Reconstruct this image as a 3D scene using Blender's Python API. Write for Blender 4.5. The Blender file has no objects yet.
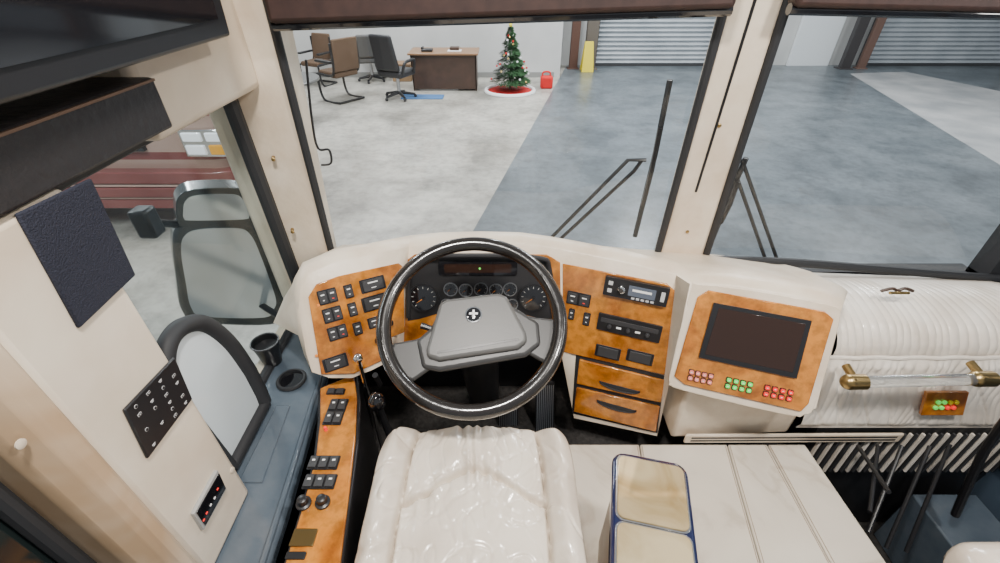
import bpy,bmesh,math,random
from mathutils import Vector,Matrix,noise
random.seed(4)
V=Vector
CAM=V((0,0,2.5)); PITCH=math.radians(36); F=450.0
cP,sP_=math.cos(PITCH),math.sin(PITCH)
def ray(u,v):
    a=(u-500)/F; b=(281.5-v)/F
    return V((a, cP+b*sP_, -sP_+b*cP))
def X(u,v,x): d=ray(u,v); return CAM+d*(x/d.x)
def Y(u,v,y): d=ray(u,v); return CAM+d*(y/d.y)
def Z(u,v,z): d=ray(u,v); return CAM+d*((z-2.5)/d.z)
class Fr:
    def __init__(s,o,a,b):
        s.o=V(o); s.x=(V(a)-s.o).normalized(); n=s.x.cross(V(b)-s.o).normalized()
        if n.dot(CAM-s.o)<0: n=-n
        s.n=n; s.y=n.cross(s.x)
    def at(s,u,v):
        d=ray(u,v); t=(s.o-CAM).dot(s.n)/d.dot(s.n); p=CAM+d*t-s.o
        return (p.dot(s.x),p.dot(s.y))
    def w(s,a,b,c=0): return s.o+s.x*a+s.y*b+s.n*c
    def pw(s,u,v,c=0):
        a,b=s.at(u,v); return s.w(a,b,c)
    def rect(s,u,v,w,h):
        a,b=s.at(u,v)
        W=abs(s.at(u+w/2,v)[0]-s.at(u-w/2,v)[0]); H=abs(s.at(u,v-h/2)[1]-s.at(u,v+h/2)[1])
        return a,b,W,H
# ---------- materials
MC={}
def mat(name,col,rough=.5,metal=0,noise_s=0,col2=None,bump=0,coat=0,emit=0,dist=0,spec=.5,detail=4,ramp=(.35,.65),trans=0,bscale=None,stops=None):
    if name in MC: return MC[name]
    m=bpy.data.materials.new(name); m.use_nodes=True; nt=m.node_tree; b=nt.nodes['Principled BSDF']
    c=(*col,1)
    b.inputs['Base Color'].default_value=c; b.inputs['Roughness'].default_value=rough; b.inputs['Metallic'].default_value=metal
    b.inputs['Coat Weight'].default_value=coat; b.inputs['Coat Roughness'].default_value=.08
    b.inputs['Specular IOR Level'].default_value=spec
    if trans: b.inputs['Transmission Weight'].default_value=trans
    if emit:
        b.inputs['Emission Color'].default_value=c; b.inputs['Emission Strength'].default_value=emit
    tc=nt.nodes.new('ShaderNodeNewGeometry')
    if noise_s:
        n=nt.nodes.new('ShaderNodeTexNoise'); n.inputs['Scale'].default_value=noise_s; n.inputs['Detail'].default_value=detail; n.inputs['Distortion'].default_value=dist
        nt.links.new(tc.outputs['Position'],n.inputs['Vector'])
        r=nt.nodes.new('ShaderNodeValToRGB'); r.color_ramp.elements[0].position=ramp[0]; r.color_ramp.elements[1].position=ramp[1]
        r.color_ramp.elements[0].color=c; r.color_ramp.elements[1].color=(*(col2 or col),1)
        for (p,cc) in (stops or []):
            e=r.color_ramp.elements.new(p); e.color=(*cc,1)
        nt.links.new(n.outputs['Fac'],r.inputs['Fac']); nt.links.new(r.outputs['Color'],b.inputs['Base Color'])
    if bump:
        n2=nt.nodes.new('ShaderNodeTexNoise'); n2.inputs['Scale'].default_value=bscale or 60; n2.inputs['Detail'].default_value=5
        nt.links.new(tc.outputs['Position'],n2.inputs['Vector'])
        bp=nt.nodes.new('ShaderNodeBump'); bp.inputs['Strength'].default_value=bump; bp.inputs['Distance'].default_value=.01
        nt.links.new(n2.outputs['Fac'],bp.inputs['Height']); nt.links.new(bp.outputs['Normal'],b.inputs['Normal'])
    MC[name]=m; return m
def stain(m,scale,lo,hi,r0=.42,r1=.6):
    nt=m.node_tree; b=nt.nodes['Principled BSDF']; src=b.inputs['Base Color'].links[0].from_socket
    g=nt.nodes.new('ShaderNodeNewGeometry'); n=nt.nodes.new('ShaderNodeTexNoise'); n.inputs['Scale'].default_value=scale; n.inputs['Detail'].default_value=10; n.inputs['Roughness'].default_value=.65
    nt.links.new(g.outputs['Position'],n.inputs['Vector'])
    r=nt.nodes.new('ShaderNodeValToRGB'); r.color_ramp.elements[0].position=r0; r.color_ramp.elements[1].position=r1
    r.color_ramp.elements[0].color=(lo,lo,lo,1); r.color_ramp.elements[1].color=(hi,hi,hi,1)
    mx=nt.nodes.new('ShaderNodeMixRGB'); mx.blend_type='MULTIPLY'; mx.inputs[0].default_value=1
    nt.links.new(n.outputs['Fac'],r.inputs['Fac']); nt.links.new(src,mx.inputs[1]); nt.links.new(r.outputs['Color'],mx.inputs[2]); nt.links.new(mx.outputs[0],b.inputs['Base Color'])
def glassmat(name,tint,refl):
    m=bpy.data.materials.new(name); m.use_nodes=True; nt=m.node_tree; nt.nodes.clear()
    o=nt.nodes.new('ShaderNodeOutputMaterial'); mx=nt.nodes.new('ShaderNodeMixShader'); t=nt.nodes.new('ShaderNodeBsdfTransparent'); g=nt.nodes.new('ShaderNodeBsdfGlossy')
    t.inputs['Color'].default_value=(*tint,1); g.inputs['Roughness'].default_value=.02
    mx.inputs[0].default_value=refl
    nt.links.new(t.outputs[0],mx.inputs[1]); nt.links.new(g.outputs[0],mx.inputs[2]); nt.links.new(mx.outputs[0],o.inputs[0]); return m
cream=mat('cream_vinyl',(.80,.70,.57),.38,noise_s=7,col2=(.66,.54,.41),bump=.12)
creamw=mat('cream_painted',(.76,.67,.55),.42,noise_s=4,col2=(.62,.51,.39),bump=.05)
leather=mat('ivory_leather',(.74,.66,.56),.24,noise_s=5,col2=(.58,.49,.40),bump=.10,bscale=120,coat=.6)
ruffle=mat('white_gathered_leather',(.84,.78,.70),.40,noise_s=8,col2=(.70,.62,.53),bump=.10,coat=.2)
plank=mat('cream_plank_vinyl',(.74,.67,.57),.22,noise_s=2.2,col2=(.56,.49,.40),detail=8,ramp=(.28,.72),coat=.6,dist=1.2,stops=[(.47,(.68,.61,.51)),(.51,(.57,.49,.40)),(.55,(.66,.59,.50))])
wood=mat('burl_wood',(.20,.050,.006),.22,noise_s=6,col2=(.52,.185,.020),dist=1.4,coat=1,detail=9,ramp=(.22,.80),stops=[(.42,(.40,.125,.012)),(.58,(.56,.21,.027))])
stain(wood,26,.72,1.12,.40,.58)
blk=mat('black_plastic',(.014,.014,.016),.35)
blkr=mat('black_rubber',(.02,.021,.024),.6)
blkg=mat('black_gloss',(.008,.008,.010),.06,coat=1)
dgrey=mat('dark_grey_plastic',(.04,.04,.043),.4,bump=.1)
hood=mat('cluster_black',(.02,.02,.022),.45)
grey=mat('grey_pad',(.045,.044,.044),.40)
lgrey=mat('light_grey_pad',(.10,.098,.095),.42,bump=.03,bscale=150)
slate=mat('slate_ledge',(.075,.10,.13),.15,noise_s=12,col2=(.105,.13,.16),bump=.08,coat=.9)
chrome=mat('chrome',(.75,.75,.75),.12,1)
brass=mat('aged_brass',(.40,.28,.12),.28,1)
white=mat('white_mark',(.85,.85,.85),.5)
dim=mat('dim_mark',(.38,.38,.36),.5)
red=mat('red_button',(.85,.03,.02),.4,emit=.6)
green=mat('green_button',(.12,.75,.10),.4,emit=.5)
orange=mat('orange_mark',(.8,.25,.03),.5)
screen=mat('dark_screen',(.028,.014,.010),.1,coat=.3)
navy=mat('navy_gloss',(.006,.010,.05),.06,coat=1)
marble=mat('marbled_lid',(.40,.27,.11),.05,noise_s=7,col2=(.70,.57,.34),dist=1.0,coat=1,metal=.4,ramp=(.30,.60))
carpet=mat('dark_floor_mat',(.02,.018,.017),.9,noise_s=60,col2=(.04,.036,.034),bump=.4)
conc=mat('concrete',(.24,.225,.195),.42,noise_s=.8,col2=(.47,.445,.395),bump=.05,detail=12,ramp=(.30,.72),bscale=4,dist=.4,stops=[(.44,(.36,.34,.30)),(.56,(.43,.41,.365))])
stain(conc,1.9,.72,1.04,.36,.56); stain(conc,9,.82,1.03,.38,.55)
concb=mat('blue_grey_painted_concrete',(.09,.106,.118),.30,noise_s=1.0,col2=(.165,.188,.205),bump=.04,detail=12,bscale=4,dist=.5,ramp=(.3,.72),stops=[(.5,(.13,.151,.166))])
stain(concb,2.5,.74,1.05,.36,.56); stain(concb,11,.84,1.04,.38,.55)
concl=mat('pale_concrete',(.28,.29,.30),.45,noise_s=1.3,col2=(.44,.44,.44),detail=10)
gwall=mat('white_garage_wall',(.58,.58,.57),.7,noise_s=1,col2=(.50,.50,.49))
rolld=mat('roller_door_metal',(.44,.47,.50),.4,noise_s=2,col2=(.36,.39,.42))
maroon=mat('maroon_paint',(.22,.055,.05),.3,noise_s=2,col2=(.30,.09,.08),coat=.6)
rvw=mat('tan_paint',(.50,.34,.28),.3,coat=.6)
lamp=mat('headlamp',(.85,.87,.9),.1,coat=1,emit=.5)
amber=mat('amber_lens',(.85,.40,.04),.2,emit=.2)
mirr=mat('mirror_glass',(.80,.87,.93),.12,.6,coat=.5)
shell=mat('mirror_shell',(.06,.068,.072),.25,coat=.6)
brownv=mat('brown_valance',(.045,.022,.018),.6,noise_s=30,col2=(.03,.015,.013))
deskw=mat('dark_desk_wood',(.07,.038,.026),.4,noise_s=5,col2=(.05,.028,.02))
desktop=mat('desk_top_wood',(.26,.14,.07),.35)
brownf=mat('brown_mesh_fabric',(.11,.065,.038),.8)
treeg=mat('fir_green',(.012,.055,.015),.8,noise_s=20,col2=(.03,.10,.03))
redf=mat('red_felt',(.65,.01,.01),.8)
bluem=mat('blue_mat',(.06,.15,.32),.8)
yel=mat('safety_yellow',(.75,.60,.03),.5)
acr=mat('clear_acrylic',(.93,.96,.97),.04,trans=.92,coat=1)
steel=mat('brushed_steel',(.45,.47,.5),.3,1)
glass=glassmat('window_glass',(.97,.985,.98),.04)
glassd=glassmat('side_window_glass',(.92,.96,.96),.03)
# ---------- builder
WL={}
class MB:
    def __init__(s): s.v=[];s.f=[];s.m=[];s.mats=[]
    def mi(s,m):
        if m not in s.mats: s.mats.append(m)
        return s.mats.index(m)
    def add(s,vs,fs,m):
        o=len(s.v); s.v+= [V(p) for p in vs]; k=s.mi(m)
        for f in fs: s.f.append([i+o for i in f]); s.m.append(k)
        return s
    def prism(s,pts,vec,m):
        n=len(pts); vec=V(vec)
        vs=[V(p) for p in pts]+[V(p)+vec for p in pts]
        fs=[list(range(n)),list(range(2*n-1,n-1,-1))]+[[i,(i+1)%n,n+(i+1)%n,n+i] for i in range(n)]
        return s.add(vs,fs,m)
    def loft(s,A,B,m):
        n=len(A)
        fs=[list(range(n)),list(range(2*n-1,n-1,-1))]+[[i,(i+1)%n,n+(i+1)%n,n+i] for i in range(n)]
        return s.add(list(A)+list(B),fs,m)
    def box(s,x0,x1,y0,y1,z0,z1,m):
        return s.prism([(x0,y0,z0),(x1,y0,z0),(x1,y1,z0),(x0,y1,z0)],(0,0,z1-z0),m)
    def rr(s,fr,a,b,w,h,r,c0,c1,m,rot=0):
        return s.prism([fr.w(a+p*math.cos(rot)-q*math.sin(rot),b+p*math.sin(rot)+q*math.cos(rot),c0) for p,q in rrect(w,h,r)],fr.n*(c1-c0),m)
    def fpoly(s,fr,pix,c0,c1,m):
        return s.prism([fr.pw(u,v,0)+fr.n*c0 for u,v in pix],fr.n*(c1-c0),m)
    def tube(s,pts,r,m,closed=False,seg=10,cap=True):
        pts=[V(p) for p in pts]; n=len(pts); rs=r if isinstance(r,(list,tuple)) else [r]*n
        vs=[];fs=[]; prev=None
        for i,p in enumerate(pts):
            t=((pts[(i+1)%n]-pts[i-1]) if closed else (pts[min(i+1,n-1)]-pts[max(i-1,0)])).normalized()
            if prev is None:
                h=V((0,0,1)) if abs(t.z)<.9 else V((1,0,0)); e=t.cross(h).normalized()
            else: e=(prev-t*prev.dot(t)).normalized()
            prev=e; g=t.cross(e)
            for k in range(seg):
                an=2*math.pi*k/seg; vs.append(p+(e*math.cos(an)+g*math.sin(an))*rs[i])
        for i in range(n if closed else n-1):
            j=(i+1)%n
            for k in range(seg): fs.append([i*seg+k,i*seg+(k+1)%seg,j*seg+(k+1)%seg,j*seg+k])
        if cap and not closed: fs.append(list(range(seg))); fs.append([(n-1)*seg+k for k in range(seg)])
        return s.add(vs,fs,m)
    def lathe(s,fr,a,b,prof,m,seg=28):
        vs=[];fs=[]
        for r,c in prof:
            for k in range(seg):
                an=2*math.pi*k/seg; vs.append(fr.w(a+r*math.cos(an),b+r*math.sin(an),c))
        for i in range(len(prof)-1):
            for k in range(seg): fs.append([i*seg+k,i*seg+(k+1)%seg,(i+1)*seg+(k+1)%seg,(i+1)*seg+k])
        fs.append(list(range(seg))); fs.append([(len(prof)-1)*seg+k for k in range(seg)])
        return s.add(vs,fs,m)
    def grid(s,fn,nu,nv,m):
        vs=[fn(i/(nu-1),j/(nv-1)) for j in range(nv) for i in range(nu)]
        fs=[[j*nu+i,j*nu+i+1,(j+1)*nu+i+1,(j+1)*nu+i] for j in range(nv-1) for i in range(nu-1)]
        return s.add(vs,fs,m)
    def sphere(s,c,r,m,seg=12,sc=(1,1,1)):
        c=V(c); vs=[];fs=[]; n=seg//2
        for i in range(n+1):
            th=math.pi*i/n
            for k in range(seg):
                an=2*math.pi*k/seg; vs.append(c+V((math.sin(th)*math.cos(an)*r*sc[0],math.sin(th)*math.sin(an)*r*sc[1],math.cos(th)*r*sc[2])))
        for i in range(n):
            for k in range(seg): fs.append([i*seg+k,i*seg+(k+1)%seg,(i+1)*seg+(k+1)%seg,(i+1)*seg+k])
        return s.add(vs,fs,m)
    def obj(s,name,parent=None,bevel=0,label=None,cat=None,kind=None,group=None,seg=2,ang=35,subs=0):
        xs=[p.x for p in s.v];ys=[p.y for p in s.v];zs=[p.z for p in s.v]
        c=V(((min(xs)+max(xs))/2,(min(ys)+max(ys))/2,min(zs)))
        me=bpy.data.meshes.new(name); me.from_pydata([p-c for p in s.v],[],s.f)
        for m in s.mats: me.materials.append(m)
        me.polygons.foreach_set('material_index',s.m)
        bm=bmesh.new(); bm.from_mesh(me); bmesh.ops.remove_doubles(bm,verts=bm.verts,dist=1e-5); bmesh.ops.recalc_face_normals(bm,faces=bm.faces); bm.to_mesh(me); bm.free()
        me.polygons.foreach_set('use_smooth',[True]*len(me.polygons)); me.set_sharp_from_angle(angle=math.radians(ang))
        o=bpy.data.objects.new(name,me); bpy.context.scene.collection.objects.link(o); o.location=c; WL[o]=c
        if parent: o.parent=parent; o.matrix_parent_inverse=Matrix.Translation(-WL[parent])
        if bevel:
            b=o.modifiers.new('bevel','BEVEL'); b.width=bevel; b.segments=seg; b.limit_method='ANGLE'; b.angle_limit=math.radians(40)
        if label: o['label']=label
        if cat: o['category']=cat
        if kind: o['kind']=kind
        if group: o['group']=group
        return o
def rrect(w,h,r,n=4):
    r=min(r,w/2*.99,h/2*.99); out=[]
    for cx,cy,a0 in ((w/2-r,h/2-r,0),(-w/2+r,h/2-r,90),(-w/2+r,-h/2+r,180),(w/2-r,-h/2+r,270)):
        for k in range(n+1):
            a=math.radians(a0+90*k/n); out.append((cx+r*math.cos(a),cy+r*math.sin(a)))
    return out
def thing(name,label,cat,loc,group=None):
    o=bpy.data.objects.new(name,None); o.empty_display_size=.1; bpy.context.scene.collection.objects.link(o)
    o.location=V(loc); WL[o]=V(loc); o['label']=label; o['category']=cat
    if group: o['group']=group
    return o
def smooth(pts,n=8,closed=False):
    pts=[V(p) for p in pts]; out=[]; N=len(pts)
    for i in range(N if closed else N-1):
        g=lambda k: pts[k%N] if closed else pts[max(0,min(N-1,k))]
        p0,p1,p2,p3=g(i-1),g(i),g(i+1),g(i+2)
        for k in range(n):
            t=k/n; out.append(.5*((2*p1)+(p2-p0)*t+(2*p0-5*p1+4*p2-p3)*t*t+(3*p1-p0-3*p2+p3)*t**3))
    if not closed: out.append(pts[-1])
    return out
def ss(x): x=max(0,min(1,x)); return x*x*(3-2*x)
def nz(x,y,z=0): return noise.noise(V((x,y,z)))
def crease(x,y,z=0,w=.10): return -max(0,1-abs(nz(x,y,z))/w)
# =====================================================  CAMERA
cd=bpy.data.cameras.new('camera'); cam=bpy.data.objects.new('camera',cd); bpy.context.scene.collection.objects.link(cam)
cam.location=CAM; cam.rotation_euler=(math.pi/2-PITCH,0,0); cd.lens=16.2; cd.sensor_width=36; cd.clip_start=.02; bpy.context.scene.camera=cam
# =====================================================  GARAGE
MB().box(-14,16,-6,14,-.1,0,conc).obj('floor',kind='structure',label='pale grey stained concrete workshop floor')
g=MB(); e=[Z(567,66,0),Z(470,238,0)]
d=(e[1]-e[0]).normalized(); p2=e[0]+d*16; 
g.prism([(e[0].x,13.69,.002),(p2.x,p2.y,.002),(15,-5,.002),(15,13.69,.002)],(0,0,.004),concb)
g.obj('trim_1',kind='structure',label='blue-grey painted floor area')
a=[Z(850,74,0),Z(1040,190,0),Z(1040,100,0),Z(905,72,0)]  # paler diagonal strip laid over the blue-grey floor
MB().prism([(p.x,p.y,.0065) for p in a],(0,0,.003),concl).obj('trim_2',kind='structure',label='pale strip across the blue-grey floor area')
MB().box(-9.2,1.5,12.2,12.4,0,4.5,gwall).box(1.35,1.5,12.4,13.7,0,4.5,gwall).obj('wall_office',kind='structure')
MB().box(1.35,15,13.7,13.9,0,4.5,gwall).obj('wall_back',kind='structure')
MB().box(-9.4,-9.2,-6,12.4,0,4.5,gwall).obj('wall_side',kind='structure')
MB().box(-9.2,1.35,12.17,12.2,0,.12,mat('grey_base',(.25,.25,.24),.6)).obj('baseboard_office',kind='structure')
def roller(n,x0,x1):
    b=MB()
    def fn(i,j):
        z=j*4.0; return V((x0+(x1-x0)*i,13.62+.025*math.sin(z*2*math.pi/.11),z))
    b.grid(fn,2,320,rolld); b.box(x0-.1,x0,13.55,13.69,0,4,dgrey); b.box(x1,x1+.1,13.55,13.69,0,4,dgrey); b.box(x0,x1,13.56,13.66,0,.08,dgrey)
    b.obj(n,kind='structure',label='ribbed grey metal roller door')
roller('door_1',Y(598,40,13.6).x,Y(722,40,13.6).x); roller('door_2',Y(872,40,13.6).x,Y(872,40,13.6).x+4.0)
MB().box(Y(796,40,13.6).x,Y(838,40,13.6).x,13.6,13.69,0,2.1,mat('white_door',(.75,.78,.80),.5)).obj('door_3',kind='structure',bevel=.01)
def column(u,m,w,h,name,label,y=13.3):
    x=Y(u,60,y).x
    t=MB().box(x-w/2,x+w/2,y-.02-w/2,y-.02+w/2*.1,0,h,m).box(x-w*.7,x+w*.7,y-w*.8,y+w*.3,0,.03,m)
    t.obj(name,label=label,cat=name.replace('_',' '),bevel=.008)
dks=mat('dark_steel',(.04,.035,.035),.5)
column(573,mat('brown_steel',(.10,.045,.03),.5),.22,3.5,'steel_column','brown painted steel column beside the roller door')
column(845,dks,.26,3.0,'steel_post','dark steel post in front of the white door wall')
column(862,mat('rust_steel',(.14,.08,.06),.5),.20,3.0,'steel_post','thin rusty steel post next to the roller door')
column(589,mat('brown_steel2',(.12,.10,.08),.6),.30,3.0,'steel_post','brown steel post behind the yellow floor sign')
column(728,dks,.2,3.5,'steel_post','dark steel roller door guide post')
x=Y(587,60,13.0).x
T=thing('floor_sign','small yellow folding floor sign near the roller door','sign',(x,12.9,0))
MB().loft([V((x-.16,12.75,0)),V((x+.16,12.75,0)),V((x+.16,12.78,0)),V((x-.16,12.78,0))],[V((x-.11,12.9,.7)),V((x+.11,12.9,.7)),V((x+.11,12.93,.7)),V((x-.11,12.93,.7))],yel).obj('front_board',T,bevel=.01)
MB().loft([V((x-.16,13.06,0)),V((x+.16,13.06,0)),V((x+.16,13.09,0)),V((x-.16,13.09,0))],[V((x-.11,12.94,.7)),V((x+.11,12.94,.7)),V((x+.11,12.96,.7)),V((x-.11,12.96,.7))],yel).obj('rear_board',T,bevel=.01)
# desk
x0,x1=-1.95,-.52; D=thing('office_desk','dark brown office desk with lighter wooden top','desk',(-1.3,11.1,0))
MB().box(x0-.05,x1+.05,10.7,11.5,.74,.78,desktop).obj('desktop',D,bevel=.01)
b=MB().box(x0,x1,10.78,10.81,.04,.74,deskw).box(x0,x0+.03,10.78,11.45,.0,.74,deskw).box(x1-.03,x1,10.78,11.45,0,.74,deskw)
b.obj('desk_body',D,bevel=.005)
MB().box(x1-.45,x1-.04,10.9,11.45,.05,.72,deskw).obj('drawer_unit',D,bevel=.005)
t=thing('paper_tray','small stack of papers and tray on the desk','desk clutter',(-1.0,11,.78))
MB().box(-1.15,-.85,10.9,11.1,.78,.80,white).box(-1.1,-.9,10.95,11.12,.80,.86,deskw).obj('tray',t,bevel=.004)
t=thing('desk_phone','small dark desk telephone on the desk','telephone',(-1.6,11,.78))
MB().prism([(-1.72,10.88,.78),(-1.48,10.88,.78),(-1.48,11.08,.78),(-1.72,11.08,.78)],(0,0,.05),blk).obj('phone_base',t,bevel=.01)
MB().tube([(-1.70,10.9,.85),(-1.70,11.06,.85)],.025,blk).obj('handset',t)
# chairs
def officechair(x,y,rot,m,label,h=1.1,s=1.0):
    T=thing('office_chair',label,'chair',(0,0,0))
    b=MB()
    for k in range(5):
        a=k*math.tau/5; b.tube([(0,0,.12),(.32*math.cos(a),.32*math.sin(a),.07)],[.035,.022],blk)
        b.sphere((.32*math.cos(a),.32*math.sin(a),.035),.035,blk,8)
    b.tube([(0,0,.1),(0,0,.44)],.035,steel); b.obj('swivel_base',T)
    MB().box(-.28,.28,-.27,.27,.43,.56,m).obj('seat',T,bevel=.05,seg=3)
    MB().loft([V((-.26,.20,.56)),V((.26,.20,.56)),V((.26,.31,.56)),V((-.26,.31,.56))],[V((-.24,.34,h)),V((.24,.34,h)),V((.24,.44,h)),V((-.24,.44,h))],m).obj('backrest',T,bevel=.045,seg=3)
    for sx in (-1,1): MB().tube(smooth([(sx*.28,.2,.5),(sx*.34,.18,.7),(sx*.34,0,.73),(sx*.34,-.15,.71),(sx*.29,-.16,.5)],5),.028,blk).obj('armrest',T)
    T.location=(x,y,0); T.rotation_euler=(0,0,rot); T.scale=(s,s,s); return T
officechair(-2.15,10.15,2.7,mat('black_chair_leather',(.022,.022,.025),.45),'black executive swivel chair beside the desk',1.2,1.05)
p=Z(374,80,0); officechair(p.x,p.y-.1,-2.9,mat('grey_chair',(.08,.08,.08),.7),'grey swivel chair near the office wall',1.05)
def sled(x,y,rot,label,s=1.15):
    T=thing('guest_chair',label,'chair',(0,0,0),)
    for sx in (-.27,.27):
        MB().tube(smooth([(sx,.28,.98),(sx,.22,.50),(sx,-.2,.46),(sx,-.26,.40),(sx,-.2,.03),(sx,.25,.02)],6),.022,blk).obj('tube_frame',T)
        MB().box(sx-.04,sx+.04,-.2,.22,.66,.70,blk).obj('armrest',T,bevel=.01)
    MB().tube([(-.27,.25,.02),(.27,.25,.02)],.02,blk).obj('crossbar',T)
    MB().box(-.25,.25,-.24,.24,.42,.52,brownf).obj('seat',T,bevel=.03)
    MB().loft([V((-.27,.20,.52)),V((.27,.20,.52)),V((.27,.27,.52)),V((-.27,.27,.52))],[V((-.25,.29,1.04)),V((.25,.29,1.04)),V((.25,.35,1.04)),V((-.25,.35,1.04))],brownf).obj('backrest',T,bevel=.02)
    T.location=(x,y,0); T.rotation_euler=(0,0,rot); T.scale=(s,s,s)
p=Z(344,100,0); sled(p.x-.02,p.y+.05,-2.2,'brown mesh guest chair with black sled frame at the round table')
p=Z(327,80,0); sled(p.x,p.y-.45,-.4,'brown mesh guest chair behind the round table',1.0)
cx,cy=-3.80,8.45; T=thing('round_table','round grey office table on a pedestal','table',(cx,cy,0))
fz=Fr((0,0,0),(1,0,0),(0,1,0))
MB().lathe(fz,cx,cy,[(.60,.70),(.61,.73),(.60,.745)],mat('grey_laminate',(.10,.10,.098),.3),40).obj('tabletop',T)
MB().lathe(fz,cx,cy,[(.3,0),(.28,.03),(.05,.06),(.04,.70)],blk).obj('pedestal',T)
T=thing('storage_box','brown cardboard storage box beside the office wall','box',(-2.35,11.9,0))
MB().box(-2.6,-2.15,11.7,12.1,0,.35,mat('cardboard',(.30,.19,.10),.8)).obj('box_body',T,bevel=.01); MB().box(-2.62,-2.13,11.68,12.12,.351,.40,mat('cardboard_lid',(.26,.16,.09),.8)).obj('lid',T,bevel=.01)
p=Z(416,97,0); MB().prism([(p.x-.3,p.y-.2,.001),(p.x+.6,p.y-.2,.001),(p.x+.6,p.y+.15,.001),(p.x-.3,p.y+.2,.001)],(0,0,.015),bluem).obj('floor_mat',label='thin blue floor mat on the concrete',cat='mat',bevel=.003)
# tree
p=Z(510,93,0); tx,ty=p.x,p.y+.15
T=thing('christmas_tree','small green artificial tree with red and white ornaments','christmas tree',(tx,ty,0))
b=MB()
for k in range(4200):
    h=random.random()**1.4; z=.20+h*1.08; lay=.82+.18*math.sin(z*34); R=(.40*(1-h)+.025)*lay; a=random.random()*math.tau; r=R*(.3+.7*random.random()**.6)
    L=.11*(1-.5*h); q=V((tx+r*math.cos(a),ty+r*math.sin(a),z)); dd=V((math.cos(a),math.sin(a),-.35+.4*random.random()))*L
    w=V((-math.sin(a),math.cos(a),.3))*.022; b.add([q-w,q+w,q+dd],[[0,1,2]],treeg)
b.obj('foliage',T,kind='stuff')
MB().tube([(tx,ty,.03),(tx,ty,1.2)],[.025,.008],deskw).obj('trunk',T)
for k in range(26):
    h=random.random(); R=.42*(1-h)+.05; a=-math.pi*random.random()
    MB().sphere((tx+R*math.cos(a),ty+R*math.sin(a),.25+h*.95),.022,[redf,white,mat('gold_ball',(.8,.6,.2),.3,.8)][k%3],8).obj('ornament',T)
MB().sphere((tx,ty,1.31),.04,yel,8).obj('tree_topper',T)
T=thing('tree_skirt','round red felt skirt with white trim under the tree','tree skirt',(tx,ty,0))
MB().lathe(fz,tx,ty,[(.50,.004),(.48,.02),(.1,.05)],redf,32).obj('felt',T)
MB().tube([(tx+.54*math.cos(a*math.tau/32),ty+.54*math.sin(a*math.tau/32),.02) for a in range(32)],.045,white,closed=True,seg=8).obj('white_trim',T)
p=Z(544,88,0); p.x+=.05; T=thing('fuel_can','small red plastic fuel can on the floor','fuel can',(p.x,p.y,0))
MB().box(p.x-.14,p.x+.14,p.y-.1,p.y+.1,0,.26,redf).obj('can_body',T,bevel=.04,seg=3)
MB().tube(smooth([(p.x-.1,p.y,.25),(p.x-.08,p.y,.34),(p.x+.06,p.y,.34),(p.x+.08,p.y,.25)],5),.018,redf).obj('handle',T)
# motorhome outside side window (front corner)
yf=4.5
T=thing('motorhome','maroon and tan motorhome parked with its front corner visible','motorhome',(-4.3,5.5,0))
x0,x1=-5.6,Y(240,150,yf).x
b=MB()
def cs(z,o):
    return [V((x0,yf+o,z)),V((x1-.35,yf+o,z)),V((x1-.12,yf+o+.07,z)),V((x1,yf+o+.28,z)),V((x1-.05,yf+1.3,z)),V((x0,yf+1.3,z))]
b.loft(cs(.35,.12),cs(.66,.08),maroon); b.loft(cs(.66,.08),cs(.76,.07),rvw); b.loft(cs(.76,.07),cs(.84,.07),maroon); b.loft(cs(.84,.07),cs(1.20,.07),rvw); b.loft(cs(1.20,.07),cs(1.36,.12),maroon); b.loft(cs(1.36,.12),cs(2.2,.4),rvw)
b.obj('body',T,bevel=.01)
for z0_,z1_,o,mm in ((.25,.36,-.05,maroon),(.365,.385,-.06,rvw),(.39,.50,-.07,maroon),(.505,.525,-.06,rvw),(.53,.66,-.04,maroon)):
    b=MB(); b.loft(cs(z0_,o),cs(z1_,o),mm); b.obj('bumper',T,bevel=.012)
hz=Y(205,143,yf).z; hx0,hx1=Y(180,140,yf).x,Y(229,140,yf).x
for xo in (0,-1.75):
    L=MB().box(hx0+xo,hx1+xo,yf+.0,yf+.1,hz-.15,hz+.13,chrome)
    mx=(hx0+hx1)/2+xo
    L.box(hx0+xo+.03,mx-.02,yf-.02,yf+.05,hz+.015,hz+.105,lamp); L.box(mx+.02,hx1+xo-.03,yf-.02,yf+.05,hz+.015,hz+.105,lamp)
    L.box(hx0+xo+.03,mx-.02,yf-.02,yf+.05,hz-.12,hz-.02,lamp); L.box(mx+.02,hx1+xo-.03,yf-.02,yf+.05,hz-.12,hz-.02,amber)
    L.obj('headlight',T,bevel=.012)
MB().box(x0+.9,x1-1.0,yf+.02,yf+.09,.86,1.1,dgrey).obj('grille',T,bevel=.01)
MB().prism([(x0+.15,yf+.15,1.42),(x1-.4,yf+.15,1.42),(x1-.4,yf+.36,2.1),(x0+.15,yf+.36,2.1)],(0,-.03,0),blkg).obj('front_windshield',T)
for xx in (x0+.4,x1-.4):
    MB().lathe(Fr((xx-.12,yf+.75,.38),(xx-.12,yf+2,.38),(xx-.12,yf+.75,1.38)),0,0,[(.38,-.12),(.38,.12),(.2,.13)],blkr).obj('wheel',T)
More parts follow.
